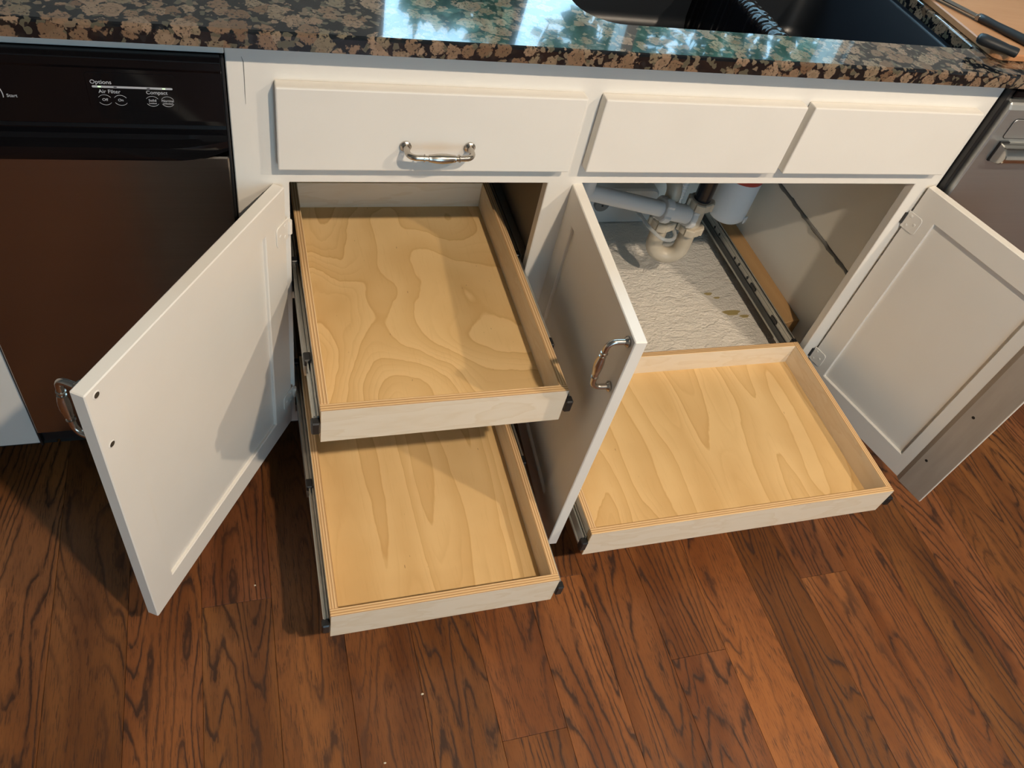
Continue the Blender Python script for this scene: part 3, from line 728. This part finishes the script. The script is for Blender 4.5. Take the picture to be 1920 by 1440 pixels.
# ================================================================== CUTTING BOARD, KNIVES
ZT = ZC + CT
cbx = prism('cutting_board', rrect(1.142, 1.55, .012, .30, .018, 5), 2, ZT + .0003, ZT + .0125, M['board'], None, None, .002)
tag(cbx, 'orange-brown wooden cutting board beside the sink', 'cutting board')
def knife(label, p0, p1, L1, r_, wz, name='kitchen_knife'):
    """handle from p0 (bolster) to p1, blade of length L1 the other way"""
    p0, p1 = Vector(p0), Vector(p1); d = (p1 - p0).normalized(); side = Vector((-d.y, d.x, 0))
    k_ = root(name, (p0.x, p0.y, ZT + .0126), label, 'knife')
    L0 = (p1 - p0).length
    us = [0, .02, .10, .25, .45, .65, .82, .93, .98, 1.0]
    rs = [.70, .92, .95, .88, .98, 1.05, 1.1, 1.0, .75, .25]
    bm = bmesh.new(); rings = []
    for u, s_ in zip(us, rs):
        c = p0 + d * (L0 * u)
        rings.append([bm.verts.new(c + side * (r_ * s_ * cos(a)) + Vector((0, 0, wz * s_ * sin(a)))) for a in [2 * pi * q / 16 for q in range(16)]])
    for a, b in zip(rings, rings[1:]):
        for q in range(16): bm.faces.new([a[q], a[(q + 1) % 16], b[(q + 1) % 16], b[q]])
    bm.faces.new(rings[0]); bm.faces.new(rings[-1])
    link('handle', mesh_of(bm, 'handle', M['rubber'], 50), k_)
    if L1:
        bm = bmesh.new(); th_ = .0009; V = []
        prof = [(0, -.8), (.06, -.85), (.75, -.9), (.92, -.4), (1.0, .55), (.9, .75), (.4, .85), (0, .8)]
        for z in (-th_, th_): V.append([bm.verts.new(p0 - d * (L1 * u) + side * (s_ * r_ * 1.05) + Vector((0, 0, z))) for u, s_ in prof])
        bm.faces.new(V[0]); bm.faces.new(V[1])
        for q in range(len(prof)): bm.faces.new([V[0][q], V[0][(q + 1) % len(prof)], V[1][(q + 1) % len(prof)], V[1][q]])
        link('blade', mesh_of(bm, 'blade', M['blade']), k_)
        if L1 > .1: box('bolster', -.004, .003, -.0085, .0085, -.0045, .0045, M['blade'], k_, .001, Matrix.Translation(p0) @ Matrix.Rotation(math.atan2(d.y, d.x), 4, 'Z'))
    return k_
kz = ZT + .0125
knife('long knife with a steel blade and black handle lying across the cutting board', (1.188, .131, kz + .0072), (1.245, .020, kz + .0072), .16, .0095, .0070)
knife('short black rubber grip lying at the cutting board corner nearest the sink', (1.165, -.001, kz + .0085), (1.118, .049, kz + .0085), 0, .0105, .0082, 'tool_grip')['category'] = 'grip'

# ================================================================== UNDER-SINK PLUMBING
pl = root('drain_pipes', (.93, .30, .20), 'beige and white plastic drain pipes with a curved trap under the sink', 'plumbing')
RX_, RY_ = .923, .300
LXp, LYp = .860, .322
R0 = .0185
def nut(name, c, ax, r_, h_, m_, parent, lobes=8):
    c = Vector(c); ax = Vector(ax).normalized(); bm = bmesh.new()
    n1 = ax.orthogonal().normalized(); n2 = ax.cross(n1); seg = 48
    lv = [(-h_ / 2, .90), (-h_ / 2 + .002, 1.0), (h_ / 2 - .002, 1.0), (h_ / 2, .90)]
    rings = []
    for d_, f_ in lv:
        ring = []
        for k in range(seg):
            a = 2 * pi * k / seg
            rr = r_ * f_ * (1 + (.15 if (k * lobes // seg) % 2 == 0 else 0))
            ring.append(bm.verts.new(c + ax * d_ + n1 * rr * cos(a) + n2 * rr * sin(a)))
        rings.append(ring)
    for a, b in zip(rings, rings[1:]):
        for k in range(seg): bm.faces.new([a[k], a[(k + 1) % seg], b[(k + 1) % seg], b[k]])
    bm.faces.new(rings[0]); bm.faces.new(rings[-1])
    return link(name, mesh_of(bm, name, m_, 30), parent)
# trap bend
cx_, cy_ = (RX_ + LXp) / 2, (RY_ + LYp) / 2
hd = Vector((RX_ - LXp, RY_ - LYp, 0)); rU = hd.length / 2; hu = hd.normalized()
zU = .264
bend = [(RX_, RY_, .330), (RX_, RY_, .30)] + arc_pts((cx_, cy_, zU), hu, (0, 0, -1), rU, 0, pi, 18) + [(LXp, LYp, .30), (LXp, LYp, .335)]
tube('trap_bend', bend, R0 * 1.06, M['pvc_old'], pl, 24)
nut('slip_nut', (RX_, RY_, .322), (0, 0, 1), .0280, .020, M['pvc_old'], pl)
nut('slip_nut', (LXp, LYp, .322), (0, 0, 1), .0285, .022, M['pvc_old'], pl)
tube('tee_pipe', [(RX_, RY_, .310), (RX_, RY_, .40)], R0, M['pvc_old'], pl, 24)
nut('slip_nut', (RX_, RY_, .392), (0, 0, 1), .0275, .022, M['pvc_old'], pl)
tube('tailpiece', [(RX_, RY_, .398), (RX_, RY_, .680)], .0195, M['pipe_black'], pl, 24)
# slanted white cross pipe from the other bowl into the tee
e0 = Vector((.912, .296, .358)); e1 = Vector((.575, .285, .446)); dv = (e1 - e0).normalized()
tube('cross_pipe', [e0 - dv * -.0, e0 + dv * .05, e1], R0 * .98, M['pvc'], pl, 24)
tube('pipe_collar', [e0 + dv * .012, e0 + dv * .075], R0 * 1.16, M['pvc'], pl, 24)
nut('slip_nut', e0 + dv * .008, dv, .0262, .016, M['pvc'], pl)
nut('slip_nut', e0 + dv * .084, dv, .0268, .020, M['pvc'], pl)
# trap arm into the wall
tube('trap_arm', [(LXp, LYp, .335), (LXp, LYp, .395)] + arc_pts((LXp, LYp + .03, .395), (0, -1, 0), (0, 0, 1), .03, 0, pi / 2, 8) + [(LXp, .5995, .425)], R0 * .96, M['pvc_old'], pl, 20)
nut('slip_nut', (LXp, LYp + .055, .425), (0, 1, 0), .027, .022, M['pvc_old'], pl)
tube('tailpiece', [(.62, .285, .44), (.62, .285, .680)], .0195, M['pvc'], pl, 20)

hs = root('supply_hose', (.93, .45, .35), 'thin clear plastic hose looping below the drain trap', 'hose')
pts = [Vector(p) for p in ((.73, .56, .235), (.775, .50, .258), (.800, .43, .300), (.806, .36, .325), (.818, .30, .322), (.845, .27, .312), (.878, .278, .312), (.892, .345, .318), (.915, .40, .345), (.93, .45, .42), (.93, .5, .60))]
def spline(P, n=8):
    o = []
    for i in range(len(P) - 1):
        p0, p1, p2, p3 = P[max(i - 1, 0)], P[i], P[i + 1], P[min(i + 2, len(P) - 1)]
        for k in range(n):
            t_ = k / n; o.append(.5 * ((2 * p1) + (p2 - p0) * t_ + (2 * p0 - 5 * p1 + 4 * p2 - p3) * t_ ** 2 + (3 * p1 - p0 - 3 * p2 + p3) * t_ ** 3))
    return o + [P[-1]]
tube('tube_run', spline(pts), .0045, M['clear'], hs, 10)
tube('hose_fitting', [pts[-1] - Vector((0, 0, .03)), pts[-1] + Vector((0, 0, .05))], .008, M['nickel'], hs, 12)

cg = root('corrugated_hose', (.985, .47, .30), 'short ribbed white hose hanging behind the drain pipes', 'hose')
pts2 = []; rad2 = []
for k in range(60):
    pts2.append((.985 + .02 * (k / 60) ** 2, .47, .262 + k * .0045)); rad2.append(.0105 if k % 2 else .0085)
tube('ribbed_tube', pts2, rad2, M['pvc'], cg, 14)
tube('hose_end', [(.985, .47, .243), (.985, .47, .264)], .0125, M['pvc'], cg, 14)

wf = root('filter_canister', (1.088, .405, .27), 'white filter canister with a red collar hanging beside the sink drain', 'canister')
bm = bmesh.new(); bm_tube(bm, [(1.088, .405, z) for z in (.272, .275, .283, .30, .387, .394)], [.030, .041, .0475, .0490, .0495, .048], 40)
link('housing', mesh_of(bm, 'housing', M['canister'], 50), wf)
tube('collar', [(1.088, .405, .394), (1.088, .405, .410)], .0505, M['red'], wf, 40)
tube('head', [(1.088, .405, .410), (1.088, .405, .46), (1.088, .405, .47)], [.046, .046, .03], M['canister'], wf, 32)
box('wall_bracket', 1.125, 1.1778, .385, .425, .43, .465, M['canister'], wf)
lab = prism('clip', [(1.116, .366), (1.128, .372), (1.130, .369), (1.118, .362)], 2, .278, .296, M['pvc'], wf, None, .0008)

pb = root('hose_box', (.80, .585, ZOB), 'pale grey plastic box with a dark round knob on the cabinet floor', 'box')
prism('case', rrect(.70, .985, .1315, .240, .022, 5), 1, .555, .5995, M['grey_plastic'], pb, None, .005)
bm = bmesh.new(); bm_tube(bm, [(.822, .556, .197), (.822, .548, .197), (.822, .545, .197)], [.021, .021, .018], 32)
link('knob', mesh_of(bm, 'knob', M['dark_grey'], 40), pb)
tube('knob_pin', [(.822, .5455, .197), (.822, .5440, .197)], .003, M['blackp'], pb, 10)
tube('moulded_rib', spline([Vector(p) for p in ((.825, .5545, .225), (.845, .5535, .200), (.885, .5530, .186), (.935, .5530, .190), (.97, .5545, .205))], 6), .004, M['pvc'], pb, 8)

# ================================================================== crumbs on the floor
for x_, y_, s_, lb in ((.163, -.537, .0024, 'tiny pale crumb on the floor in front of the lower tray'), (-.0975, -.289, .0020, 'tiny pale crumb on the floor between the lower tray and the left door'), (.084, -.633, .0019, 'tiny pale crumb on the floor farthest from the cabinets')):
    bm = bmesh.new(); bmesh.ops.create_icosphere(bm, subdivisions=1, radius=s_)
    for v_ in bm.verts: v_.co = Vector((v_.co.x * random.uniform(.8, 1.6), v_.co.y * random.uniform(.7, 1.2), v_.co.z * .6 + s_ * .45))
    o = link('crumb', mesh_of(bm, 'crumb', M['crumb']), None, Matrix.Translation((x_, y_, 0)))
    tag(o, lb, 'crumb', 'crumbs on the oak floor')
